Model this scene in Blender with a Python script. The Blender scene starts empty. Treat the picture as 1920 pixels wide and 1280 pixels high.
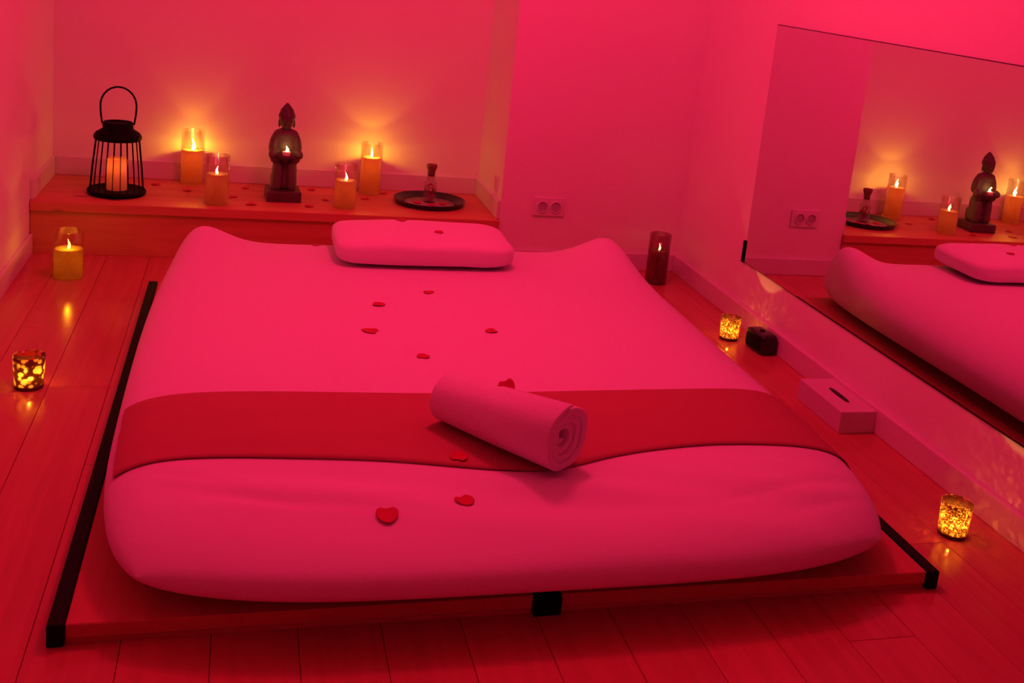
import bpy, bmesh, math, random
from mathutils import Vector, Matrix, noise
from mathutils.bvhtree import BVHTree

random.seed(7)
sc = bpy.context.scene
COL = sc.collection
PI = math.pi

# ------------------------------------------------------------------ camera
yaw, pitch, roll = 0.3052, -0.2072, 0.1114
fw = Vector((math.sin(yaw) * math.cos(pitch), math.cos(yaw) * math.cos(pitch), math.sin(pitch)))
rt = Vector((math.cos(yaw), -math.sin(yaw), 0))
up = rt.cross(fw)
rt2 = math.cos(roll) * rt + math.sin(roll) * up
up2 = -math.sin(roll) * rt + math.cos(roll) * up
cam_d = bpy.data.cameras.new('camera')
cam = bpy.data.objects.new('camera', cam_d)
COL.objects.link(cam)
M = Matrix((rt2, up2, -fw)).transposed().to_4x4()
M.translation = Vector((-1.820, -4.3194, 1.2248))
cam.matrix_world = M
cam_d.sensor_fit = 'HORIZONTAL'
cam_d.sensor_width = 36.0
cam_d.lens = 2071.45 / 1920 * 36
cam_d.shift_x = (960 - 1087.08) / 1920
cam_d.shift_y = (385.39 - 640) / 1920
cam_d.clip_start = 0.02
sc.camera = cam

# ------------------------------------------------------------------ world, light, exposure
w = bpy.data.worlds.new('world')
sc.world = w
w.use_nodes = True
w.node_tree.nodes['Background'].inputs[0].default_value = (0, 0, 0, 1)
w.node_tree.nodes['Background'].inputs[1].default_value = 0
PINK = (1.0, 0.0155, 0.106)
# the room's one lamp: a pink globe bulb hung under the ceiling above the bed
d = bpy.data.lights.new('pendant_bulb', 'POINT')
d.energy = 47; d.color = PINK; d.shadow_soft_size = .14
o = bpy.data.objects.new('pendant_bulb', d); COL.objects.link(o)
o.location = (-1.2, -1.45, 2.15)
vs = sc.view_settings
vs.view_transform = 'Standard'; vs.look = 'None'; vs.exposure = 0.10; vs.gamma = 1.0
vs.use_curve_mapping = False
sc.cycles.max_bounces = 8
sc.cycles.caustics_reflective = False
sc.cycles.caustics_refractive = False

# ------------------------------------------------------------------ materials
def mat(name):
    m = bpy.data.materials.new(name); m.use_nodes = True
    nt = m.node_tree; nt.nodes.clear()
    out = nt.nodes.new('ShaderNodeOutputMaterial')
    return m, nt, out
def N(nt, t, **kw):
    n = nt.nodes.new(t)
    for k, v in kw.items():
        if k.startswith('i_'):
            n.inputs[k[2:].replace('_', ' ')].default_value = v
        else: setattr(n, k, v)
    return n
def c4(c): return (c[0], c[1], c[2], 1)
def plain(name, col, rough=.6, metal=0, spec=.5, bump=None, var=None, sss=None, sheen=0):
    """principled material; bump=(scale,strength,stretch), var=(scale,amount,stretch)"""
    m, nt, out = mat(name)
    b = N(nt, 'ShaderNodeBsdfPrincipled')
    b.inputs['Base Color'].default_value = c4(col)
    b.inputs['Roughness'].default_value = rough
    b.inputs['Metallic'].default_value = metal
    b.inputs['Specular IOR Level'].default_value = spec
    if sheen: b.inputs['Sheen Weight'].default_value = sheen
    tc = N(nt, 'ShaderNodeTexCoord')
    def nz(scale, st):
        mp = N(nt, 'ShaderNodeMapping'); mp.inputs['Scale'].default_value = st
        nt.links.new(tc.outputs['Object'], mp.inputs[0])
        n = N(nt, 'ShaderNodeTexNoise'); n.inputs['Scale'].default_value = scale; n.inputs['Detail'].default_value = 4
        nt.links.new(mp.outputs[0], n.inputs['Vector'])
        return n
    if bump:
        n = nz(bump[0], bump[2] if len(bump) > 2 else (1, 1, 1))
        bp = N(nt, 'ShaderNodeBump'); bp.inputs['Strength'].default_value = bump[1]; bp.inputs['Distance'].default_value = .004
        nt.links.new(n.outputs[0], bp.inputs['Height']); nt.links.new(bp.outputs[0], b.inputs['Normal'])
    if var:
        n = nz(var[0], var[2] if len(var) > 2 else (1, 1, 1))
        mx = N(nt, 'ShaderNodeMix', data_type='RGBA')
        a = var[1]
        mx.inputs[6].default_value = c4([x * (1 - a) for x in col]); mx.inputs[7].default_value = c4([min(1, x * (1 + a)) for x in col])
        nt.links.new(n.outputs[0], mx.inputs[0]); nt.links.new(mx.outputs[2], b.inputs['Base Color'])
    if sss:
        b.inputs['Subsurface Weight'].default_value = sss[0]; b.inputs['Subsurface Radius'].default_value = sss[1]
        b.inputs['Subsurface Scale'].default_value = sss[2]
    nt.links.new(b.outputs[0], out.inputs[0])
    return m
def wood(name, col, dark, rough=.35, grain=(14, 1.2, 14), knots=False, rnd=.25, spec=.5):
    m, nt, out = mat(name)
    b = N(nt, 'ShaderNodeBsdfPrincipled'); b.inputs['Roughness'].default_value = rough; b.inputs['Specular IOR Level'].default_value = spec
    tc = N(nt, 'ShaderNodeTexCoord'); oi = N(nt, 'ShaderNodeObjectInfo')
    mp = N(nt, 'ShaderNodeMapping'); mp.inputs['Scale'].default_value = grain
    ad = N(nt, 'ShaderNodeVectorMath', operation='ADD')
    sc_ = N(nt, 'ShaderNodeVectorMath', operation='SCALE'); sc_.inputs[3].default_value = 37.0
    cb = N(nt, 'ShaderNodeCombineXYZ')
    for i in range(3): nt.links.new(oi.outputs['Random'], cb.inputs[i])
    nt.links.new(cb.outputs[0], sc_.inputs[0]); nt.links.new(tc.outputs['Object'], ad.inputs[0]); nt.links.new(sc_.outputs[0], ad.inputs[1])
    nt.links.new(ad.outputs[0], mp.inputs[0])
    n = N(nt, 'ShaderNodeTexNoise'); n.inputs['Scale'].default_value = 2.2; n.inputs['Detail'].default_value = 6; n.inputs['Distortion'].default_value = .6
    nt.links.new(mp.outputs[0], n.inputs['Vector'])
    cr = N(nt, 'ShaderNodeValToRGB')
    cr.color_ramp.elements[0].position = .32; cr.color_ramp.elements[0].color = c4(dark)
    cr.color_ramp.elements[1].position = .68; cr.color_ramp.elements[1].color = c4(col)
    nt.links.new(n.outputs[0], cr.inputs[0])
    last = cr.outputs[0]
    if knots:
        v = N(nt, 'ShaderNodeTexVoronoi'); v.inputs['Scale'].default_value = 5.5
        mp2 = N(nt, 'ShaderNodeMapping'); mp2.inputs['Scale'].default_value = (.6, 1.3, 1)
        nt.links.new(ad.outputs[0], mp2.inputs[0]); nt.links.new(mp2.outputs[0], v.inputs['Vector'])
        r2 = N(nt, 'ShaderNodeValToRGB'); r2.color_ramp.elements[0].position = .05; r2.color_ramp.elements[0].color = (.45, .4, .35, 1)
        r2.color_ramp.elements[1].position = .12; r2.color_ramp.elements[1].color = (1, 1, 1, 1)
        nt.links.new(v.outputs['Distance'], r2.inputs[0])
        mk = N(nt, 'ShaderNodeMix', data_type='RGBA', blend_type='MULTIPLY'); mk.inputs[0].default_value = 1
        nt.links.new(last, mk.inputs[6]); nt.links.new(r2.outputs[0], mk.inputs[7]); last = mk.outputs[2]
    hs = N(nt, 'ShaderNodeHueSaturation')
    mr = N(nt, 'ShaderNodeMapRange'); mr.inputs[3].default_value = 1 - rnd; mr.inputs[4].default_value = 1 + rnd
    nt.links.new(oi.outputs['Random'], mr.inputs[0]); nt.links.new(mr.outputs[0], hs.inputs['Value']); nt.links.new(last, hs.inputs['Color'])
    nt.links.new(hs.outputs[0], b.inputs['Base Color'])
    bp = N(nt, 'ShaderNodeBump'); bp.inputs['Strength'].default_value = .08; bp.inputs['Distance'].default_value = .002
    nt.links.new(n.outputs[0], bp.inputs['Height']); nt.links.new(bp.outputs[0], b.inputs['Normal'])
    nt.links.new(b.outputs[0], out.inputs[0])
    return m
def thin_glass(name, tint, gloss=.08, blend=.35):
    """thin clear or tinted glass: coloured see-through plus a fresnel reflection"""
    m, nt, out = mat(name)
    t = N(nt, 'ShaderNodeBsdfTransparent'); t.inputs[0].default_value = c4(tint)
    g = N(nt, 'ShaderNodeBsdfGlossy'); g.inputs[0].default_value = (1, 1, 1, 1); g.inputs['Roughness'].default_value = .03
    lw = N(nt, 'ShaderNodeLayerWeight'); lw.inputs[0].default_value = blend
    mr = N(nt, 'ShaderNodeMapRange'); mr.inputs[3].default_value = gloss * .5; mr.inputs[4].default_value = min(1, gloss * 5)
    nt.links.new(lw.outputs['Fresnel'], mr.inputs[0])
    mx = N(nt, 'ShaderNodeMixShader'); nt.links.new(mr.outputs[0], mx.inputs[0])
    nt.links.new(t.outputs[0], mx.inputs[1]); nt.links.new(g.outputs[0], mx.inputs[2]); nt.links.new(mx.outputs[0], out.inputs[0])
    return m
def mosaic_glass(name, scale, thresh, metal_col, tint):
    """mercury glass: gold crackle coating broken by clear spots"""
    m, nt, out = mat(name)
    tc = N(nt, 'ShaderNodeTexCoord')
    v = N(nt, 'ShaderNodeTexVoronoi'); v.inputs['Scale'].default_value = scale
    nz = N(nt, 'ShaderNodeTexNoise'); nz.inputs['Scale'].default_value = scale * .45; nz.inputs['Detail'].default_value = 3
    nt.links.new(tc.outputs['Object'], v.inputs['Vector']); nt.links.new(tc.outputs['Object'], nz.inputs['Vector'])
    ad = N(nt, 'ShaderNodeMath', operation='ADD'); nt.links.new(v.outputs['Distance'], ad.inputs[0]); nt.links.new(nz.outputs[0], ad.inputs[1])
    r = N(nt, 'ShaderNodeValToRGB'); r.color_ramp.elements[0].position = thresh; r.color_ramp.elements[1].position = thresh + .06
    r.color_ramp.elements[0].color = (1, 1, 1, 1); r.color_ramp.elements[1].color = (0, 0, 0, 1)
    nt.links.new(ad.outputs[0], r.inputs[0])
    tr = N(nt, 'ShaderNodeBsdfTransparent'); tr.inputs[0].default_value = c4(tint)
    tl = N(nt, 'ShaderNodeBsdfTranslucent'); tl.inputs[0].default_value = (.95, .62, .25, 1)
    pr = N(nt, 'ShaderNodeBsdfPrincipled'); pr.inputs['Base Color'].default_value = c4(metal_col); pr.inputs['Metallic'].default_value = .7; pr.inputs['Roughness'].default_value = .3
    m1 = N(nt, 'ShaderNodeMixShader'); m1.inputs[0].default_value = .5; nt.links.new(tr.outputs[0], m1.inputs[1]); nt.links.new(tl.outputs[0], m1.inputs[2])
    m2 = N(nt, 'ShaderNodeMixShader'); m0 = N(nt, 'ShaderNodeMixShader'); m0.inputs[0].default_value = .16; tl2 = N(nt, 'ShaderNodeBsdfTranslucent'); tl2.inputs[0].default_value = (.9, .42, .12, 1)
    nt.links.new(pr.outputs[0], m0.inputs[1]); nt.links.new(tl2.outputs[0], m0.inputs[2])
    nt.links.new(r.outputs[0], m2.inputs[0]); nt.links.new(m0.outputs[0], m2.inputs[1]); nt.links.new(m1.outputs[0], m2.inputs[2])
    nt.links.new(m2.outputs[0], out.inputs[0])
    return m
def emit(name, col, strength):
    m, nt, out = mat(name)
    tr = N(nt, 'ShaderNodeBsdfTransparent'); ad = N(nt, 'ShaderNodeAddShader')
    e = N(nt, 'ShaderNodeEmission'); e.inputs[0].default_value = c4(col); e.inputs[1].default_value = strength
    nt.links.new(e.outputs[0], ad.inputs[0]); nt.links.new(tr.outputs[0], ad.inputs[1]); nt.links.new(ad.outputs[0], out.inputs[0]); return m
def wax_shell(name, col):
    m, nt, out = mat(name)
    d = N(nt, 'ShaderNodeBsdfDiffuse'); d.inputs[0].default_value = c4(col)
    t = N(nt, 'ShaderNodeBsdfTranslucent'); t.inputs[0].default_value = c4(col)
    x = N(nt, 'ShaderNodeMixShader'); x.inputs[0].default_value = .5
    nt.links.new(d.outputs[0], x.inputs[1]); nt.links.new(t.outputs[0], x.inputs[2]); nt.links.new(x.outputs[0], out.inputs[0]); return m

M_ = {}
M_['wall'] = plain('wall_paint', (.87, .84, .82), .9, spec=.15, bump=(60, .08))
M_['ceiling'] = plain('ceiling_paint', (.82, .82, .82), .95, spec=.1)
M_['trim'] = plain('baseboard_paint', (.74, .72, .70), .45)
M_['floor'] = wood('laminate_floor', (.585, .20, .13), (.51, .17, .105), .18, (16, 1.0, 16), rnd=.06, spec=.28)
M_['gap'] = plain('plank_joint', (.22, .09, .05), .9)
M_['pine'] = wood('pine_board', (.66, .26, .13), (.56, .20, .10), .5, (1.2, 12, 12), knots=True, rnd=.08, spec=.3)
M_['deck'] = wood('bed_deck_wood', (.57, .22, .13), (.51, .19, .11), .6, (12, 1, 12), rnd=.03, spec=.2)
M_['black'] = plain('black_metal', (.004, .004, .004), .6, spec=.08)
M_['blackgloss'] = plain('black_gloss_plastic', (.008, .008, .009), .25, spec=.5)
M_['sheet'] = plain('white_sheet', (.80, .77, .79), .9, spec=.1, bump=(180, .05), sheen=.1)
M_['pillow'] = plain('white_pillowcase', (.84, .80, .82), .9, spec=.1, bump=(160, .06), sheen=.1)
M_['terry'] = plain('white_terry', (.82, .78, .80), .95, spec=.05, bump=(260, .35), sheen=.3)
M_['runner'] = plain('burgundy_cloth', (.46, .18, .14), .85, spec=.1, bump=(260, .12), var=(3, .06, (1, 4, 1)))
M_['hem'] = plain('burgundy_hem', (.36, .18, .12), .85, spec=.1)
M_['petal'] = plain('rose_petal', (.55, .008, .06), .6, spec=.2, var=(40, .15))
M_['wax'] = wax_shell('ivory_wax', (.88, .50, .30))
M_['yellowwax'] = wax_shell('yellow_wax', (.80, .70, .30))
M_['darkwax'] = plain('dark_wax', (.035, .02, .015), .5, spec=.3)
M_['glass'] = thin_glass('clear_glass', (.97, .96, .94), .08)
M_['amber'] = thin_glass('amber_glass', (.93, .84, .46), .10)
M_['smoke'] = thin_glass('smoked_glass', (.78, .62, .60), .10)
M_['bottle'] = thin_glass('bottle_glass', (.93, .92, .92), .10)
M_['flame'] = emit('flame', (1.0, .70, .22), 9.0)
M_['wick'] = plain('wick', (.05, .03, .02), .9)
M_['mirror'] = None
m, nt, out = mat('mirror_glass')
g = N(nt, 'ShaderNodeBsdfGlossy'); g.inputs[0].default_value = (.86, .86, .86, 1); g.inputs['Roughness'].default_value = .0
nt.links.new(g.outputs[0], out.inputs[0]); M_['mirror'] = m
M_['mirror_edge'] = plain('mirror_edge', (.10, .11, .11), .4)
M_['stone'] = plain('dark_resin', (.085, .055, .045), .5, spec=.4, bump=(70, .3), var=(25, .35))
M_['stone2'] = plain('greyed_resin', (.13, .10, .085), .6, spec=.3, bump=(90, .25), var=(30, .3))
M_['tealightcup'] = plain('white_plastic_cup', (.85, .8, .7), .5, sss=(.5, (1, .6, .3), .01))
M_['goldmosaic'] = mosaic_glass('gold_speckled_glass', 240, .93, (.20, .11, .04), (1, .80, .42))
M_['goldpatch'] = mosaic_glass('gold_patched_glass', 66, .965, (.16, .08, .03), (1, .80, .42))
M_['gold'] = plain('dark_gold_foot', (.10, .05, .02), .35, metal=.6)
M_['socket'] = plain('socket_plastic', (.78, .76, .74), .5)
M_['hole'] = plain('socket_hole', (.46, .45, .44), .7)
M_['card'] = plain('tissue_card', (.70, .66, .66), .7, spec=.2)
M_['slot'] = plain('slot_dark', (.03, .02, .02), .8)
M_['trayfloor'] = plain('tray_painted_sheen', (.36, .27, .25), .3)  # black tray's reflective floor: its sheen is put into a paler base colour
M_['cork'] = plain('cork', (.20, .07, .05), .7, bump=(120, .3))
M_['lanternwax'] = wax_shell('lantern_wax', (.88, .62, .42))

# ------------------------------------------------------------------ helpers
def link(name, me, m=None, parent=None, smooth=False):
    o = bpy.data.objects.new(name, me); COL.objects.link(o)
    if m is not None and not me.materials: me.materials.append(m)
    if parent is not None: o.parent = parent
    if smooth:
        me.polygons.foreach_set('use_smooth', [True] * len(me.polygons))
    return o
def tag(o, label=None, cat=None, group=None, kind=None):
    if label: o['label'] = label
    if cat: o['category'] = cat
    if group: o['group'] = group
    if kind: o['kind'] = kind
    return o
def thing(name, loc, label, cat, group=None, rz=0):
    o = bpy.data.objects.new(name, None); COL.objects.link(o)
    o.empty_display_size = .05
    o.location = loc; o.rotation_euler = (0, 0, rz)
    return tag(o, label, cat, group)
def pydata(name, v, f):
    me = bpy.data.meshes.new(name); me.from_pydata([tuple(x) for x in v], [], f); me.update(); return me
def box_me(name, x0, x1, y0, y1, z0, z1, bev=0, seg=2):
    bm = bmesh.new(); bmesh.ops.create_cube(bm, size=1)
    for v in bm.verts:
        v.co = Vector(((x0 + x1) / 2 + v.co.x * (x1 - x0), (y0 + y1) / 2 + v.co.y * (y1 - y0), (z0 + z1) / 2 + v.co.z * (z1 - z0)))
    if bev: bmesh.ops.bevel(bm, geom=bm.edges[:] , offset=bev, segments=seg, profile=.5, affect='EDGES')
    me = bpy.data.meshes.new(name); bm.to_mesh(me); bm.free(); return me
def box(name, x0, x1, y0, y1, z0, z1, m, parent=None, bev=0, seg=2):
    return link(name, box_me(name, x0, x1, y0, y1, z0, z1, bev, seg), m, parent)
def lathe_me(name, prof, seg=40, cx=0, cy=0, closed_profile=False):
    """prof: list of (r,z) bottom to top; r==0 caps to a point"""
    v = []; f = []; rings = []
    for r, z in prof:
        if r <= 1e-6:
            rings.append([len(v)]); v.append((cx, cy, z))
        else:
            b = len(v); rings.append(list(range(b, b + seg)))
            for k in range(seg):
                a = 2 * PI * k / seg; v.append((cx + r * math.cos(a), cy + r * math.sin(a), z))
    n = len(rings)
    for i in range(n if closed_profile else n - 1):
        A, B = rings[i], rings[(i + 1) % n]
        if len(A) == 1 and len(B) == 1: continue
        for k in range(seg):
            k2 = (k + 1) % seg
            if len(A) == 1: f.append((A[0], B[k2], B[k]))
            elif len(B) == 1: f.append((A[k], A[k2], B[0]))
            else: f.append((A[k], A[k2], B[k2], B[k]))
    return pydata(name, v, f)
def lathe(name, prof, m, parent=None, seg=40, closed=False, cx=0, cy=0):
    return link(name, lathe_me(name, prof, seg, cx, cy, closed), m, parent, True)
def auto(o, ang=35):
    """smooth shading with sharp creases kept"""
    me = o.data
    me.polygons.foreach_set('use_smooth', [True] * len(me.polygons))
    bm = bmesh.new(); bm.from_mesh(me)
    for e in bm.edges:
        if len(e.link_faces) == 2 and e.calc_face_angle(0) > math.radians(ang): e.smooth = False
    bm.to_mesh(me); bm.free(); return o
def tube_me(name, pts, r, seg=8, closed=False):
    v = []; f = []; n = len(pts); P = [Vector(p) for p in pts]
    rr = r if isinstance(r, (list, tuple)) else [r] * n
    for i in range(n):
        a = P[(i - 1) % n] if (closed or i > 0) else P[i]; b = P[(i + 1) % n] if (closed or i < n - 1) else P[i]
        t = (b - a).normalized()
        s = t.cross(Vector((0, 1, 0))) if abs(t.y) < .7 else t.cross(Vector((0, 0, 1)))
        s.normalize(); q = s.cross(t)
        for k in range(seg):
            an = 2 * PI * k / seg; v.append(P[i] + (s * math.cos(an) + q * math.sin(an)) * rr[i])
    for i in range(n if closed else n - 1):
        for k in range(seg):
            A = i * seg; B = ((i + 1) % n) * seg; f.append((A + k, A + (k + 1) % seg, B + (k + 1) % seg, B + k))
    if not closed:
        f.append(tuple(range(seg))[::-1]); f.append(tuple((n - 1) * seg + k for k in range(seg)))
    return pydata(name, v, f)
def spow(c, e): return math.copysign(abs(c) ** e, c)
def superell(name, rx, ry, rz, e1=.5, e2=.5, nu=48, nv=24, fn=None):
    """superellipsoid centred at 0; e small = boxy"""
    v = []; f = []
    for j in range(nv + 1):
        ph = -PI / 2 + PI * j / nv
        for i in range(nu):
            th = 2 * PI * i / nu
            c = spow(math.cos(ph), e1)
            p = Vector((rx * c * spow(math.cos(th), e2), ry * c * spow(math.sin(th), e2), rz * spow(math.sin(ph), e1)))
            if fn: p = fn(p)
            v.append(p)
    for j in range(nv):
        for i in range(nu):
            a = j * nu + i; b = j * nu + (i + 1) % nu
            f.append((a, b, b + nu, a + nu))
    me = pydata(name, v, f)
    bm = bmesh.new(); bm.from_mesh(me); bmesh.ops.remove_doubles(bm, verts=bm.verts, dist=1e-5); bm.to_mesh(me); bm.free()
    return me
def point(name, parent, loc, power, col=(1, .45, .015), r=.006):
    d = bpy.data.lights.new(name, 'POINT'); d.energy = power; d.color = col; d.shadow_soft_size = r
    o = bpy.data.objects.new(name, d); COL.objects.link(o); o.location = loc
    if parent is not None: o.parent = parent
    return o

# ------------------------------------------------------------------ room shell (right mirror face is x=0, front wall stretch y=0)
W, NX, D, H, SF = 2.55, .798, .479, .198, -.021
CZ = 2.5; YR = -5.0; WX = .006
def struct(o): o['kind'] = 'structure'; return o
T = .1
struct(box('wall_left', -W - T, -W, YR, D + T, -.05, CZ, M_['wall']))
struct(box('wall_back', -W, -NX, D, D + T, -.05, CZ, M_['wall']))
struct(box('wall_niche', -NX, -NX + .08, 0.08, D + T, -.05, CZ, M_['wall']))
struct(box('wall_front', -NX, WX, 0, .08, -.05, CZ, M_['wall']))
struct(box('wall_right', WX, WX + T, YR, .08, -.05, CZ, M_['wall']))
struct(box('wall_rear', -W, WX, YR - T, YR, -.05, CZ, M_['wall']))
struct(box('ceiling', -W - T, WX + T, YR - T, D + T, CZ, CZ + .08, M_['ceiling']))
fl = struct(box('floor', -W, WX, YR, D, -.05, -.004, M_['gap']))
# floor planks
PW = .15; GAP = .0012
x = -2.284 - 2 * PW; row = 0
LEN = [1.28, 1.28, 1.28]
while x < WX:
    xa = max(x + GAP / 2, -W); xb = min(x + PW - GAP / 2, WX)
    if xb - xa > .004:
        off = (row * .47) % 1.28
        y = -4.2 - off; yend = 0.03
        while y < yend:
            ya = max(y + GAP / 2, YR); yb = min(y + 1.28 - GAP / 2, yend)
            if yb - ya > .004:
                o = box('plank', xa - (xa + xb) / 2, xb - (xa + xb) / 2, ya - (ya + yb) / 2, yb - (ya + yb) / 2, -.008, 0, M_['floor'], fl, .0008, 1)
                o.location = ((xa + xb) / 2, (ya + yb) / 2, 0)
            y += 1.28
    x += PW; row += 1
# baseboards
HB = .0767; BT = .013
def bb(name, x0, x1, y0, y1, z0=0.0):
    o = struct(box(name, x0, x1, y0, y1, z0, z0 + HB, M_['trim'], None, .003, 2)); return o
bb('baseboard_right', WX - BT - .004, WX, YR, 0)
bb('baseboard_front', -NX, WX - BT - .004, -BT, 0)
bb('baseboard_left', -W, -W + BT, YR, SF)
bb('baseboard_back', -W + BT, -NX - BT, D - BT, D, H)
bb('baseboard_niche_left', -W, -W + BT, SF + .02, D, H)
bb('baseboard_niche_right', -NX - BT, -NX, .006, D, H)

# ------------------------------------------------------------------ pine shelf in the niche
sh = thing('platform_shelf', (-W, SF, 0), 'low pine plank ledge filling the wall niche, carrying the lantern and candles', 'shelf')
SB = .034
nb = 3; bw = (D - SF - .002) / nb
for k in range(nb):
    o = box('plank', .002, W - NX - .002, k * bw + .0004, (k + 1) * bw - .0004, H - SB, H, M_['pine'], sh, .0015, 1)
box('front_panel', .002, W - NX - .002, .012, .03, 0.0, H - SB, M_['pine'], sh, .001, 1)
box('side_panel', .002, .02, .03, D - SF - .004, 0.0, H - SB, M_['pine'], sh)
box('side_panel', W - NX - .02, W - NX - .002, .03, D - SF - .004, 0.0, H - SB, M_['pine'], sh)

# ------------------------------------------------------------------ mirror
mr = thing('wall_mirror', (0, -.6555, .23), 'large frameless mirror mounted low on the right wall', 'mirror')
ML = 2.6; MH = .889
box('backing', .0015, .0058, -ML, 0, 0, MH, M_['mirror_edge'], mr)
link('glass', pydata('glass', [(0, -ML + .003, .003), (0, -.003, .003), (0, -.003, MH - .003), (0, -ML + .003, MH - .003),
     (.0015, -ML + .003, .003), (.0015, -.003, .003), (.0015, -.003, MH - .003), (.0015, -ML + .003, MH - .003)],
     [(0, 3, 2, 1), (4, 5, 6, 7), (0, 1, 5, 4), (1, 2, 6, 5), (2, 3, 7, 6), (3, 0, 4, 7)]), M_['mirror'], mr)
o = box('clip', -.006, .0058, -.001, .012, -.002, .082, M_['black'], mr, .002, 1); o['label'] = 'dark corner clip'

# ------------------------------------------------------------------ double socket
so = thing('wall_socket', (-.594, 0, .263), 'pale double power socket on the wall behind the bed', 'socket')
box('cover_plate', -.068, .068, -.009, 0, -.04, .04, M_['socket'], so, .004, 2)
for sx in (-.0285, .0285):
    me = lathe_me('socket_well', [(.0, .0004), (.021, .0004), (.021, .0055), (.0245, .0055), (.0245, 0)], 28)
    o = link('socket_well', me, M_['socket'], so, False); o.rotation_euler = (PI / 2, 0, 0); o.location = (sx, -.009, 0)
    me = lathe_me('well_floor', [(0, .0012), (.0205, .0012), (.0205, .0004)], 28)
    q = link('well_floor', me, M_['hole'], o); 

# ------------------------------------------------------------------ bed frame
LX, RX, FY, BY, FZ = -2.103, -.330, -2.476, -.462, .043
bf = thing('platform_bed', (LX, FY, 0), 'low wooden bed platform with black metal side rails', 'bed')
BWd = RX - LX; BL = BY - FY
RW = .028
o = box('side_rail', 0, RW, 0, BL, 0, FZ, M_['black'], bf, .003, 2)
o = box('side_rail', BWd - RW, BWd, 0, BL, 0, FZ, M_['black'], bf, .003, 2)
cx0 = -1.241 - LX
box('centre_rail', cx0, cx0 + .055, -.004, BL, 0, FZ - .004, M_['black'], bf, .002, 1)
box('deck_panel', RW + .001, cx0 - .001, .006, BL - .006, .012, FZ - .003, M_['deck'], bf, .002, 1)
box('deck_panel', cx0 + .056, BWd - RW - .001, .006, BL - .006, .012, FZ - .003, M_['deck'], bf, .002, 1)
box('front_skirt', RW + .001, cx0 - .001, .012, .03, 0, .013, M_['deck'], bf)
box('front_skirt', cx0 + .056, BWd - RW - .001, .012, .03, 0, .013, M_['deck'], bf)

# ------------------------------------------------------------------ mattress in a white sheet
MXC, MW_, MY0, MY1 = -1.222, .832, -2.55, -.44
MYC, MLn = (MY0 + MY1) / 2, (MY1 - MY0) / 2
ZEQ, HT, HBt = .118, .090, .076
def msurf(X, Y, top=True):
    ax, ay = abs(X), abs(Y)
    front = Y < 0
    kx = .11 * ay ** 7 if front else .045 * ay ** 10
    # narrow towards the head end
    wfac = 1.0 - .05 * max(0, Y) ** 3
    ky = .085 * ax ** 4 if front else .02 * ax ** 4
    x = MXC + MW_ * X * (1 - kx) * wfac - .010 * max(0, -X) ** 2 * max(0, 1 - 1.6 * Y * Y)
    y = MYC + MLn * Y * (1 - ky)
    nY = 6.5 if front else 28
    ex = max(0, 1 - ax ** (9 if front else 9 + 12 * ay ** 2)) ** .5
    ey = max(0, 1 - ay ** nY) ** .5
    g_ = ex * ey
    if top:
        z = ZEQ + HT * g_
        z += .104 * math.exp(-((x + .47) / .14) ** 2 - ((y + .45) / .26) ** 2) * g_
        z += .088 * math.exp(-((x + 1.97) / .13) ** 2 - ((y + .45) / .26) ** 2) * g_
        # dip under the rolled towel
        z -= .008 * math.exp(-((x + 1.25) / .16) ** 2 - ((y + 2.13) / .16) ** 2) * g_
        # slack creases across the foot end
        if y < -2.05:
            wv = min(1, (-2.05 - y) / .25)
            z += wv * g_ * .011 * noise.noise(Vector((x * 2.2, (y + .18 * x) * 13, z * 15)))
        for (xa, ya, xb, yb, am, wd) in ((-1.95, -2.255, -1.66, -2.375, .007, .016), (-1.88, -2.31, -1.38, -2.415, .006, .018), (-.86, -2.40, -.43, -2.30, .006, .018), (-.72, -2.44, -.42, -2.36, .005, .016), (-1.98, -2.19, -1.80, -2.29, .005, .014)):
            q = max(0, min(1, ((x - xa) * (xb - xa) + (y - ya) * (yb - ya)) / ((xb - xa) ** 2 + (yb - ya) ** 2)))
            dd = math.hypot(x - xa - q * (xb - xa), y - ya - q * (yb - ya))
            z -= am * math.sin(PI * (.08 + .84 * q)) * (math.exp(-(dd / wd) ** 2) - .6 * math.exp(-(dd / wd / 2.2) ** 2)) * g_
        z += .002 * noise.noise(Vector((x * 3, y * 3, 1)))
    else:
        z = ZEQ - HBt * g_ ** .8
    return Vector((x, y, z))
def dens(t):   # sampling denser towards the ends
    return math.sin(t * PI / 2) * .55 + .45 * math.copysign(1 - (1 - abs(t)) ** 2.6, t)
nx, ny = 120, 190
XS = [dens(-1 + 2 * i / nx) for i in range(nx + 1)]; YS = [dens(-1 + 2 * j / ny) for j in range(ny + 1)]
v = []; f = []; idx = {}
for lev in (0, 1):
    for j, Y in enumerate(YS):
        for i, X in enumerate(XS):
            edge = i in (0, nx) or j in (0, ny)
            if lev == 1 and edge: idx[(1, i, j)] = idx[(0, i, j)]; continue
            idx[(lev, i, j)] = len(v); v.append(msurf(X, Y, lev == 0))
for lev in (0, 1):
    for j in range(ny):
        for i in range(nx):
            q = (idx[(lev, i, j)], idx[(lev, i + 1, j)], idx[(lev, i + 1, j + 1)], idx[(lev, i, j + 1)])
            f.append(q if lev == 0 else q[::-1])
mat_me = pydata('mattress', v, f)
mattress = link('mattress', mat_me, M_['sheet'], None, True)
tag(mattress, 'thick futon mattress covered by a taut white sheet, lit pink', 'mattress')
bvh = BVHTree.FromPolygons([tuple(p) for p in v], f)
def top_at(x, y, tree=bvh):
    h = tree.ray_cast(Vector((x, y, 1)), Vector((0, 0, -1)))
    return h[0], h[1]

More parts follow.
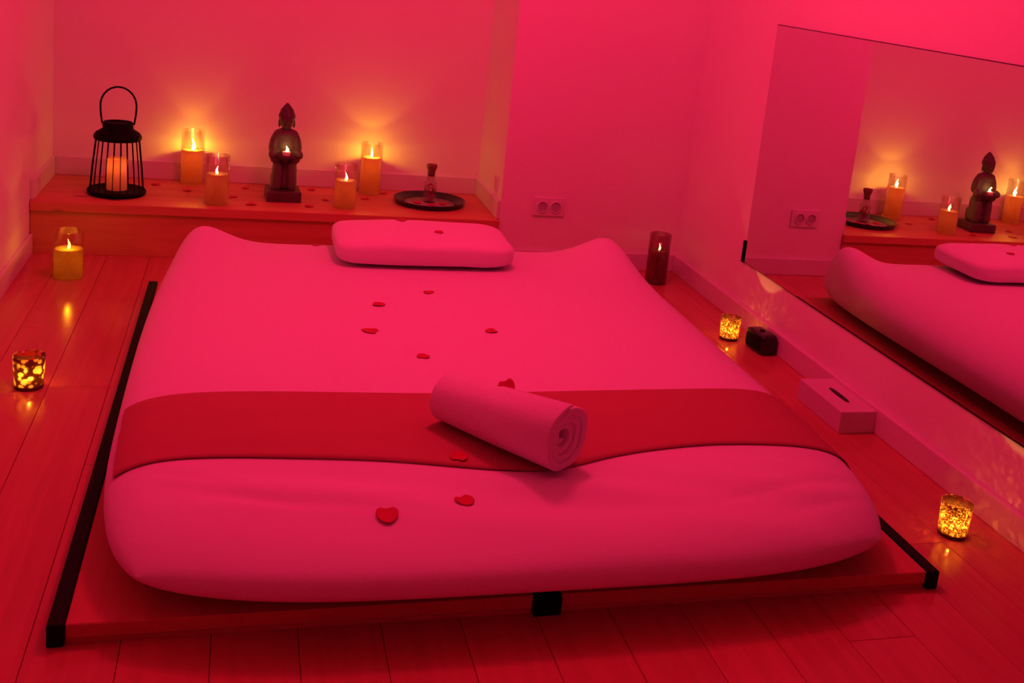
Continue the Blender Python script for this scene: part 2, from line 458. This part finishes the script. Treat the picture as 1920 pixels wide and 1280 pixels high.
# ------------------------------------------------------------------ bed runner
def solveY(X, y):
    lo, hi = -1, 1
    for _ in range(30):
        mid = (lo + hi) / 2
        if msurf(X, mid).y < y: lo = mid
        else: hi = mid
    return (lo + hi) / 2
def mnorm(X, Y):
    e = 1e-3
    a = msurf(min(.9999, X + e), Y) - msurf(max(-.9999, X - e), Y); b = msurf(X, Y + e) - msurf(X, Y - e)
    n = a.cross(b); n.normalize(); return n
def runner_mesh(off, thick):
    nu, nv = 120, 18
    v = []; f = []
    XR = [max(-1, dens(-1 + 2 * i / nu)) for i in range(nu + 1)]; XR = [(-.976 + (q + 1) / 2 * (.9995 + .976)) for q in XR]
    for i, X in enumerate(XR):
        x_ = MXC + MW_ * X
        yf = -2.165 - .085 * math.exp(-((x_ + 1.2) / .26) ** 2) - .03 * math.exp(-((x_ + 1.55) / .3) ** 2) - .035 * max(0, (x_ + .75))
        yb_ = -1.825 - .045 * (1 - ((x_ + 1.25) / .85) ** 2)
        for j in range(nv + 1):
            t = j / nv
            Y = solveY(X, yf + (yb_ - yf) * t)
            n = mnorm(X, Y)
            p = msurf(X, Y) + n * (off + .0015 * (noise.noise(Vector((x_ * 2.5, t * 5, 3))) + .5))
            v.append(p)
    nn = len(v)
    for i, X in enumerate(XR):
        for j in range(nv + 1):
            v.append(v[i * (nv + 1) + j] - Vector((0, 0, 1)) * 0 - mnorm(X, -.6) * thick)
    g = lambda i, j, l=0: l * nn + i * (nv + 1) + j
    for i in range(nu):
        for j in range(nv):
            f.append((g(i, j), g(i + 1, j), g(i + 1, j + 1), g(i, j + 1)))
            f.append((g(i, j, 1), g(i, j + 1, 1), g(i + 1, j + 1, 1), g(i + 1, j, 1)))
        f.append((g(i, 0), g(i, 0, 1), g(i + 1, 0, 1), g(i + 1, 0)))
        f.append((g(i, nv), g(i + 1, nv), g(i + 1, nv, 1), g(i, nv, 1)))
    for j in range(nv):
        f.append((g(0, j), g(0, j + 1), g(0, j + 1, 1), g(0, j, 1)))
        f.append((g(nu, j), g(nu, j, 1), g(nu, j + 1, 1), g(nu, j + 1)))
    return v, f
rv, rf = runner_mesh(.0045, .0025)
runner = link('bed_runner', pydata('bed_runner', rv, rf), M_['runner'], None, True)
tag(runner, 'dark red cloth runner laid across the foot of the bed', 'runner')
rbvh = BVHTree.FromPolygons([tuple(p) for p in rv], rf)

# ------------------------------------------------------------------ pillow
def pfn(p):
    p = p.copy()
    n = noise.noise(p * 9) * .004 + noise.noise(Vector((p.x * 4, p.y * 14, p.z * 20))) * .0025
    p.z += n
    # plump middle, thinner back rim on the right side
    if p.z > 0: p.z *= 1 - .10 * (p.x / .3) ** 2
    return p
pil_me = superell('pillow', .300, .168, .047, .48, .28, 120, 40, pfn)
pillow = link('pillow', pil_me, M_['pillow'], None, True)
pillow.location = (-1.214, -.654, .2605); pillow.rotation_euler = (.02, 0, .0)
tag(pillow, 'flat rectangular white pillow at the head of the bed', 'pillow')
pmw = Matrix.Translation(pillow.location) @ pillow.rotation_euler.to_matrix().to_4x4()
pbvh = BVHTree.FromPolygons([tuple(pmw @ q.co) for q in pil_me.vertices], [tuple(p.vertices) for p in pil_me.polygons])

# ------------------------------------------------------------------ rolled towel
def towel():
    v = []; f = []
    turns = 3.6; nst = 150; m_ = 18; L = .172; R = .072
    t = R / (turns + .6)
    for i in range(nst + 1):
        u = i / nst
        th = 2 * PI * turns * u
        r = .012 + (R - t * .5 - .012) * u
        hl = L - .022 * (1 - u) ** 1.5 + .005 * noise.noise(Vector((th * .8, 0, 2)))
        ht = t * .47
        if i > nst - 6: ht *= .35 + .65 * (nst - i) / 6
        if i < 5: ht *= .4 + .12 * i
        for k in range(m_):
            a = 2 * PI * k / m_
            ra = spow(math.cos(a), .8) * ht
            ax_ = math.sin(a)
            ax2 = math.copysign(hl - ht * (1 - abs(spow(ax_, .5))), ax_) if abs(ax_) > .25 else hl * ax_ / .25 * .9
            rr = r + ra
            rr *= 1 + .05 * noise.noise(Vector((math.cos(th) * 1.6, math.sin(th) * 1.6, ax2 * 9))) + .02 * noise.noise(Vector((math.cos(th) * 5, math.sin(th) * 5, ax2 * 30)))
            ang = -th - .9
            X_, Z_ = rr * math.cos(ang), rr * math.sin(ang)
            if Z_ < -.058: Z_ = -.058 + (Z_ + .058) * .35
            tp = 1.0 - .13 * ax2 / L          # looser and fatter at the near end
            v.append(Vector((X_ * 1.03 * tp, ax2, Z_ * tp + (tp - 1) * .064)))
    for i in range(nst):
        for k in range(m_):
            f.append((i * m_ + k, i * m_ + (k + 1) % m_, (i + 1) * m_ + (k + 1) % m_, (i + 1) * m_ + k))
    f.append(tuple(range(m_))[::-1]); f.append(tuple(nst * m_ + k for k in range(m_)))
    return v, f
tv, tf = towel()
tw = link('rolled_towel', pydata('rolled_towel', tv, tf), M_['terry'], None, True)
A_, B_ = Vector((-1.355, -2.010, 0)), Vector((-1.142, -2.285, 0))
dirv = (B_ - A_).normalized()
tw.rotation_euler = (0, 0, math.atan2(-dirv.x, dirv.y) + PI)
tw.location = ((A_.x + B_.x) / 2, (A_.y + B_.y) / 2, .2735)
tag(tw, 'white terry towel rolled up, lying diagonally on the dark runner', 'towel')
tmw = Matrix.Translation(tw.location) @ tw.rotation_euler.to_matrix().to_4x4()
tbvh = BVHTree.FromPolygons([tuple(tmw @ q) for q in tv], tf)

# ------------------------------------------------------------------ candles
fl_prof = [(0, 0), (.0042, .002), (.0060, .007), (.0056, .012), (.0040, .019), (.0023, .027), (.0010, .034), (0, .039)]
flame_me = lathe_me('flame', fl_prof, 16)
for q in flame_me.vertices: q.co.x += .004 * math.sin(q.co.z / .039 * 4); q.co.y *= .7
def candle(name, loc, R, gh, wh, label, cat='candle', glass='glass', wax='wax', power=.2, fscale=1.0, rz=0., group=None, body=.02):
    t = thing(name, loc, label, cat, group, rz)
    g = .0025
    lathe('glass_jar', [(R - .002, 0), (R, .002), (R, gh - .001), (R - .0012, gh), (R - g, gh - .001), (R - g, .004), (0, .004), (0, 0)], M_[glass], t, 48)
    rw = R - g - .0012
    lathe('wax', [(rw - .001, .0045), (rw, .0045), (rw, wh - .004), (rw - .001, wh - .001), (rw - .004, wh), (rw * .75, wh - .004), (.012, wh - .006), (0, wh - .006)], M_[wax], t, 48)
    fl_ = link('flame', flame_me, M_['flame'], t, True); fl_.location = (0, 0, wh - .004); fl_.scale = (fscale,) * 3
    link('wick', tube_me('wick', [(0, 0, wh - .007), (.0005, 0, wh - .001)], .0015, 6), M_['wick'], t)
    point('candle_glow', t, (0, -.0, wh + .016), power)
    if body: point('wax_led', t, (0, 0, wh - .035), body, (1, .26, .015), .008)
    return t
candle('candle', (-2.014, .412, H), .0465, .226, .144, 'tall ivory pillar candle in clear glass, next to the lantern', power=.85, body=.04, fscale=1.35, rz=.4)
candle('candle', (-1.907, .070, H), .0460, .193, .120, 'short candle in reflective glass in front of the tall candle by the lantern', power=.035, body=.012, fscale=.9, rz=2.4)
candle('candle', (-1.2900, .385, H), .0465, .222, .160, 'tall ivory candle in clear glass between short candle and round tray', power=.85, body=.04, fscale=1.2, rz=1.3)
candle('candle', (-1.4167, .110, H), .0460, .178, .112, 'short ivory candle in clear glass right of the statue', power=.05, body=.02, fscale=.9, rz=.2)
candle('candle', (-2.378, -.300, 0), .0500, .168, .104, 'candle in amber glass standing on the floor beside the left wall', glass='amber', wax='yellowwax', power=.30, body=.022, fscale=1.0, rz=.9)
candle('candle', (-.152, -.180, 0), .0450, .210, .142, 'dark pillar candle in smoked glass in the corner behind the bed', glass='smoke', wax='darkwax', power=.04, body=0, fscale=.85, rz=.3)

# ------------------------------------------------------------------ tealight holders
def tealight(loc, label, glass, rz=0, power=.16, s=1.0):
    t = thing('tealight_holder', loc, label, 'candle holder', 'speckled gold glass tealight holders on the floor', rz)
    Rb, Rt, h = .034 * s, .038 * s, .086 * s
    lathe('foot', [(0, 0), (Rb - .001, 0), (Rb, .003), (Rb, .010), (0, .010)], M_['gold'], t, 40)
    lathe('glass_cup', [(Rb, .0095), (Rb + (Rt - Rb) * .5, h * .5), (Rt, h), (Rt - .002, h), (Rb + (Rt - Rb) * .5 - .0025, h * .5), (Rb - .003, .0105)], M_[glass], t, 48)
    c = lathe('tealight', [(0, .0105), (.018, .0105), (.019, .025), (.017, .026), (0, .025)], M_['tealightcup'], t, 28)
    fl_ = link('flame', flame_me, M_['flame'], t, True); fl_.location = (0, 0, .025); fl_.scale = (.9, .9, .62)
    point('tealight_glow', t, (0, 0, .046), power, (1, .48, .10), .0015)
    return t
tealight((-2.330, -1.300, 0), 'tealight holder with large gold patches on the floor left of the bed', 'goldpatch', .3, .26, 1.04)
tealight((-.120, -.868, 0), 'fine speckled gold tealight holder beside the small black speaker', 'goldmosaic', 1.1, .55, .97)
tealight((-.140, -2.255, 0), 'fine speckled gold tealight holder near the front right bed corner', 'goldmosaic', 2.0, .60, 1.0)

# ------------------------------------------------------------------ lantern
la = thing('lantern', (-2.275, .165, H), 'black metal wire lantern with ring handle at the left end of the ledge', 'lantern')
lathe('base', [(0, 0), (.097, 0), (.105, .006), (.107, .014), (.103, .021), (.095, .018), (0, .018)], M_['black'], la, 56)
bar_pts = [(.0965, 0, .016), (.090, 0, .10), (.0775, 0, .218)]
bar_me = tube_me('bar', bar_pts, .0017, 6); bar_me.materials.append(M_['black'])
for k in range(22):
    o = link('bar', bar_me, None, la); o.rotation_euler = (0, 0, 2 * PI * (k + .3) / 22)
lathe('lid', [(.074, .214), (.083, .213), (.0865, .219), (.086, .228), (.078, .240), (.062, .250), (.0545, .256), (.054, .276), (.051, .281), (.047, .276), (0, .276)], M_['black'], la, 56)
hp = []
for k in range(6):
    q = k / 6; hp.append((.0555 + .008 * math.sin(q * PI / 2), 0, .268 + .074 * q))
for k in range(25):
    a = PI * k / 24; hp.append((.0635 * math.cos(a), 0, .342 + .072 * math.sin(a)))
for k in range(6):
    q = 1 - (k + 1) / 6; hp.append((-.0555 - .008 * math.sin(q * PI / 2), 0, .268 + .074 * q))
link('handle', tube_me('handle', hp, .0035, 8), M_['black'], la, True)
for sx in (-1, 1):
    o = link('rivet', superell('rivet', .005, .005, .005, 1, 1, 12, 8), M_['socket'], la, True); o.location = (sx * .056, -.003, .268)
ca = lathe('candle', [(.0372, .0185), (.0375, .135), (.035, .140), (.030, .1405), (.027, .137), (.012, .134), (0, .133)], M_['lanternwax'], la, 40)
ca['label'] = 'glowing wax candle inside the lantern'
point('lantern_glow', la, (0, 0, .112), .07, (1, .22, .03), .012)

# ------------------------------------------------------------------ statue
st = thing('statue', (-1.655, .205, H), 'dark standing monk statue holding a small lit candle in both hands', 'statue', None, .06)
box('plinth', -.067, .067, -.066, .062, 0, .043, M_['stone'], st, .003, 2)
def blob_mesh(name, items):
    vv = []; ff = []
    for (c, r, e1, e2, rot) in items:
        me = superell('t', r[0], r[1], r[2], e1, e2, 28, 16)
        Mx = Matrix.Translation(Vector(c)) @ Matrix.Rotation(rot[2], 4, 'Z') @ Matrix.Rotation(rot[1], 4, 'Y') @ Matrix.Rotation(rot[0], 4, 'X')
        b = len(vv)
        vv += [Mx @ q.co for q in me.vertices]; ff += [tuple(b + i for i in p.vertices) for p in me.polygons]
        bpy.data.meshes.remove(me)
    return pydata(name, vv, ff)
def remesh(o, vox, it=4):
    md = o.modifiers.new('remesh', 'REMESH'); md.mode = 'VOXEL'; md.voxel_size = vox; md.use_smooth_shade = True
    s = o.modifiers.new('smooth', 'SMOOTH'); s.iterations = it; s.factor = .5
    return o
z0 = (0, 0, 0)
robe = blob_mesh('robe', [
    ((0, .012, .105), (.044, .036, .066), .45, .7, (-.05, 0, 0)),      # core of the skirt
    ((-.029, -.014, .098), (.020, .030, .058), .35, .8, (0, .03, 0)),  # left fold column
    ((.029, -.014, .098), (.020, .030, .058), .35, .8, (0, -.03, 0)),  # right fold column
    ((0, .026, .075), (.050, .030, .036), .5, .7, z0),                 # hem at the back
    ((0, .004, .215), (.045, .033, .070), .8, .9, (.10, 0, 0)),        # trunk
    ((0, -.004, .265), (.050, .028, .026), .9, .9, z0),                # shoulders
    ((-.044, -.002, .232), (.018, .022, .046), .9, .9, (0, .22, 0)),   # upper arms in sleeves
    ((.044, -.002, .232), (.018, .022, .046), .9, .9, (0, -.22, 0)),
    ((-.047, -.028, .192), (.017, .034, .019), .9, .9, (.12, 0, -.35)),# forearms
    ((.047, -.028, .192), (.017, .034, .019), .9, .9, (.12, 0, .35)),
    ((-.040, -.020, .172), (.018, .026, .020), .8, .9, z0),            # sleeve drapes
    ((.040, -.020, .172), (.018, .026, .020), .8, .9, z0),
    ((0, -.004, .172), (.030, .032, .016), .8, .9, z0),
    ((0, -.006, .285), (.019, .018, .022), .9, .9, z0),                # neck
])
remesh(link('robe', robe, M_['stone2'], st, True), .0028, 3)
hands = blob_mesh('hands', [((-.022, -.056, .186), (.014, .013, .010), .9, .9, (0, 0, -.5)), ((.022, -.056, .186), (.014, .013, .010), .9, .9, (0, 0, .5)),
    ((0, -.058, .183), (.022, .017, .008), .8, 1, z0)])
remesh(link('hands', hands, M_['stone'], st, True), .002, 2)
head = blob_mesh('head', [
    ((0, -.012, .325), (.0275, .029, .036), .9, .95, (.16, 0, 0)),     # skull
    ((0, -.026, .308), (.019, .016, .018), .95, 1, (.1, 0, 0)),        # jaw
    ((0, -.0425, .318), (.0045, .006, .010), 1, 1, (.3, 0, 0)),        # nose
    ((-.0105, -.038, .330), (.008, .004, .003), 1, 1, z0), ((.0105, -.038, .330), (.008, .004, .003), 1, 1, z0),  # brows
    ((0, -.0395, .303), (.0075, .004, .003), 1, 1, z0),                # lips
    ((-.0285, -.008, .312), (.0045, .008, .018), 1, 1, z0), ((.0285, -.008, .312), (.0045, .008, .018), 1, 1, z0),  # long ears
])
hd = remesh(link('head', head, M_['stone'], st, True), .0018, 2)
hair = blob_mesh('hair', [((0, -.006, .340), (.0330, .032, .026), .9, 1, (.12, 0, 0)), ((0, -.003, .356), (.0270, .026, .024), .95, 1, z0),
    ((0, -.001, .368), (.0185, .0185, .020), 1, 1, z0), ((0, 0, .380), (.0095, .0095, .014), 1.1, 1, z0)])
remesh(link('hair', hair, M_['stone'], st, True), .002, 8)
sc_me = lathe_me('held_candle', [(0, .190), (.0155, .190), (.0165, .206), (.015, .207), (0, .206)], 24)
for q in sc_me.vertices: q.co.y -= .060
link('held_candle', sc_me, M_['tealightcup'], st, True)
fl_ = link('flame', flame_me, M_['flame'], st, True); fl_.location = (0, -.060, .206); fl_.scale = (1.0, 1.0, .62)
point('held_glow', st, (0, -.064, .226), .008, (1, .36, .05), .004)

# ------------------------------------------------------------------ tray with bottle
tr = thing('serving_tray', (-1.052, .238, H), 'round black tray with raised rim at the right end of the ledge', 'tray')
lathe('rim', [(.104, .0045), (.128, .006), (.147, .022), (.1505, .0235), (.1515, .021), (.140, .002), (.132, 0), (.104, 0)], M_['blackgloss'], tr, 72, True)
lathe('tray_floor', [(0, 0), (.105, 0), (.105, .0052), (0, .0052)], M_['trayfloor'], tr, 64)
bo = thing('corked_bottle', (-1.050, .252, H + .0052), 'small clear corked bottle of dried petals standing on the black tray', 'bottle')
lathe('glass', [(0, 0), (.026, 0), (.028, .003), (.028, .072), (.026, .082), (.019, .093), (.0175, .100), (.0175, .122), (.0205, .126), (.0205, .131), (.0155, .131), (.0150, .100), (.0165, .093), (.0235, .081), (.0255, .072), (.0255, .004), (0, .004)], M_['bottle'], bo, 36)
ck = lathe('cork', [(0, .112), (.0148, .112), (.0152, .132), (.0215, .150), (.0235, .158), (.021, .163), (0, .165)], M_['cork'], bo, 28)
rp = random.Random(3)
bit = superell('dried_petal', .0075, .0055, .003, .9, .9, 10, 6); bit.materials.append(M_['petal'])
for k in range(26):
    o = link('dried_petal', bit, None, bo, True)
    a = rp.uniform(0, 2 * PI); r = .017 * math.sqrt(rp.random()); o.location = (r * math.cos(a), r * math.sin(a), .009 + .0028 * k)
    o.rotation_euler = (rp.uniform(-.9, .9), rp.uniform(-.9, .9), rp.uniform(0, 6))

# ------------------------------------------------------------------ tissue box
tb = thing('tissue_box', (-.1225, -1.678, 0), 'pale tissue box with dark slot on the floor below the mirror', 'box', None, 0)
bx0, bx1, by1, bh = -.005, .112, .262, .067
box('carton', bx0, bx1, 0, by1, 0, bh, M_['card'], tb, .002, 2)
sl = link('slot', superell('slot', .0095, .058, .0012, .25, .75, 32, 6), M_['slot'], tb); sl.location = ((bx0 + bx1) / 2 + .004, by1 / 2 - .004, bh)
# ------------------------------------------------------------------ small black speaker
sp = thing('speaker', (-.052, -.985, 0), 'small glossy black rounded speaker on the floor by the baseboard', 'speaker', None, .10)
link('body', superell('body', .033, .062, .036, .34, .34, 56, 28), M_['blackgloss'], sp, True).location = (0, 0, .0365)
g_ = link('grille', superell('grille', .0015, .046, .024, .25, .3, 40, 16), M_['black'], sp, True); g_.location = (-.0330, 0, .0365)
lathe('dial', [(0, .0715), (.010, .0715), (.010, .0745), (.008, .0752), (0, .0752)], M_['black'], sp, 24)

# ------------------------------------------------------------------ rose petals
def petal_me(seed):
    r = random.Random(seed); v = []; f = []; nr, na = 5, 18
    lob = r.uniform(.34, .48); el = r.uniform(.8, 1.05); cup = r.uniform(.15, .32); tw_ = r.uniform(-.2, .2)
    for s in (0, 1):
        for i in range(nr + 1):
            q = i / nr
            for k in range(na):
                a = 2 * PI * k / na
                # heart-like outline: notch at the top, point at the bottom
                rad = 1 - lob * math.exp(-((a - PI / 2) / .30) ** 2) - .12 * math.cos(a) ** 4 + .26 * math.exp(-((a - 3 * PI / 2) / .36) ** 2)
                rad *= 1 + .05 * noise.noise(Vector((math.cos(a) * 2, math.sin(a) * 2, seed)))
                x, y = q * rad * math.cos(a), q * rad * math.sin(a) * el
                z = cup * (x * x * .8 + y * y * .35) + tw_ * x * y * .5 + .06 * noise.noise(Vector((x * 2, y * 2, seed * 3.1))) * q
                v.append((x, y, z + .06 - s * .05))
    b = (nr + 1) * na
    for s in (0, 1):
        for i in range(nr):
            for k in range(na):
                q = (s * b + i * na + k, s * b + i * na + (k + 1) % na, s * b + (i + 1) * na + (k + 1) % na, s * b + (i + 1) * na + k)
                f.append(q[::-1] if s == 0 else q)
    for k in range(na):
        f.append((nr * na + k, nr * na + (k + 1) % na, b + nr * na + (k + 1) % na, b + nr * na + k))
    me = pydata('rose_petal', v, f); me.materials.append(M_['petal'])
    bm = bmesh.new(); bm.from_mesh(me); bmesh.ops.remove_doubles(bm, verts=bm.verts, dist=1e-4); bmesh.ops.recalc_face_normals(bm, faces=bm.faces); bm.to_mesh(me); bm.free()
    return me
PM = [petal_me(k + 1) for k in range(4)]
for me in PM: me.polygons.foreach_set('use_smooth', [True] * len(me.polygons))
def petal(x, y, tree, size, rz, label, group, z=None, kind=0, sy=1.0, nrm=None, lift=0):
    if z is None:
        h = tree.ray_cast(Vector((x, y, 1)), Vector((0, 0, -1))); p, n = h[0], h[1]
        if p is None: raise ValueError(label)
        if n.z < 0: n = -n
    else: p, n = Vector((x, y, z)), Vector((0, 0, 1))
    if nrm: n = Vector(nrm).normalized(); p = p + Vector((0, 0, lift))
    o = link('rose_petal', PM[kind % 4]); o.location = p + n * .0005
    o.rotation_euler = (n.to_track_quat('Z', 'Y') @ Matrix.Rotation(rz, 3, 'Z').to_quaternion()).to_euler()
    o.scale = (size / 2, size / 2 * sy, size / 2)
    return tag(o, label, 'petal', group)
GB = 'rose petals scattered on the bed'
petal(-1.560, -.520, bvh, .032, .3, 'red rose petal on the sheet at the far edge, left of the pillow', GB, kind=0)
petal(-1.275, -.545, pbvh, .036, 1.2, 'red rose petal on the back top edge of the pillow', GB, kind=1)
petal(-1.165, -.680, pbvh, .034, 2.0, 'red rose petal on the front of the pillow', GB, kind=2)
petal(-1.249, -1.062, bvh, .036, .8, 'red rose petal on the white sheet nearest to the pillow', GB, kind=3)
petal(-1.419, -1.193, bvh, .036, 2.8, 'red rose petal on the sheet, upper of the two left petals', GB, kind=0)
petal(-1.462, -1.423, bvh, .042, 4.0, 'red rose petal on the sheet, leftmost in mid bed', GB, kind=1)
petal(-1.122, -1.412, bvh, .036, 5.2, 'red rose petal on the sheet, rightmost in mid bed', GB, kind=2)
petal(-1.347, -1.618, bvh, .038, .4, 'red rose petal on the sheet just behind the rolled towel', GB, kind=3)
petal(-1.252, -2.142, tbvh, .040, .6, 'red rose petal lying on top of the rolled towel', GB, kind=0, nrm=(-.35, -.55, .75), lift=.007)
petal(-1.357, -2.205, rbvh, .042, 2.2, 'dark rose petal on the front edge of the red runner', GB, kind=1)
petal(-1.528, -2.405, bvh, .048, .1, 'heart shaped red rose petal on the front roll of the mattress, leftmost', GB, kind=2)
petal(-1.374, -2.368, bvh, .044, 6.0, 'red rose petal on the mattress front, just below the runner', GB, kind=3)
GS = 'rose petals scattered on the pine ledge'
for i, (x_, y_, s_, lab) in enumerate([
    (-1.532, .395, .036, 'red petal on the ledge behind the statue, to its right'),
    (-1.316, .270, .034, 'red petal on the ledge in front of the tall right candle'),
    (-1.225, .395, .034, 'red petal on the ledge between tall right candle and tray'),
    (-1.485, .215, .030, 'red petal on the ledge just left of the short right candle'),
    (-1.554, .085, .036, 'red petal on the ledge front, between statue and short right candle'),
    (-1.775, .080, .040, 'red petal on the ledge front, left of the statue'),
    (-1.800, .370, .034, 'red petal on the ledge behind the statue, to its left'),
    (-2.025, .270, .038, 'red petal on the ledge in front of the tall left candle'),
    (-2.148, .355, .034, 'red petal on the ledge between lantern and tall left candle'),
    (-1.845, .200, .034, 'red petal on the ledge just right of the short left candle')]):
    petal(x_, y_, None, s_, i * 1.7, lab, GS, z=H, kind=i)
GT = 'rose petals lying in the tray'
for i, (x_, y_, lab) in enumerate([(-1.105, .220, 'red petal in the black tray, left of the bottle'), (-1.045, .196, 'red petal in the black tray, in front of the bottle'), (-1.000, .215, 'red petal in the black tray, right of the bottle')]):
    petal(x_, y_, None, .036, 1 + i * 2.1, lab, GT, z=H + .0054, kind=i)
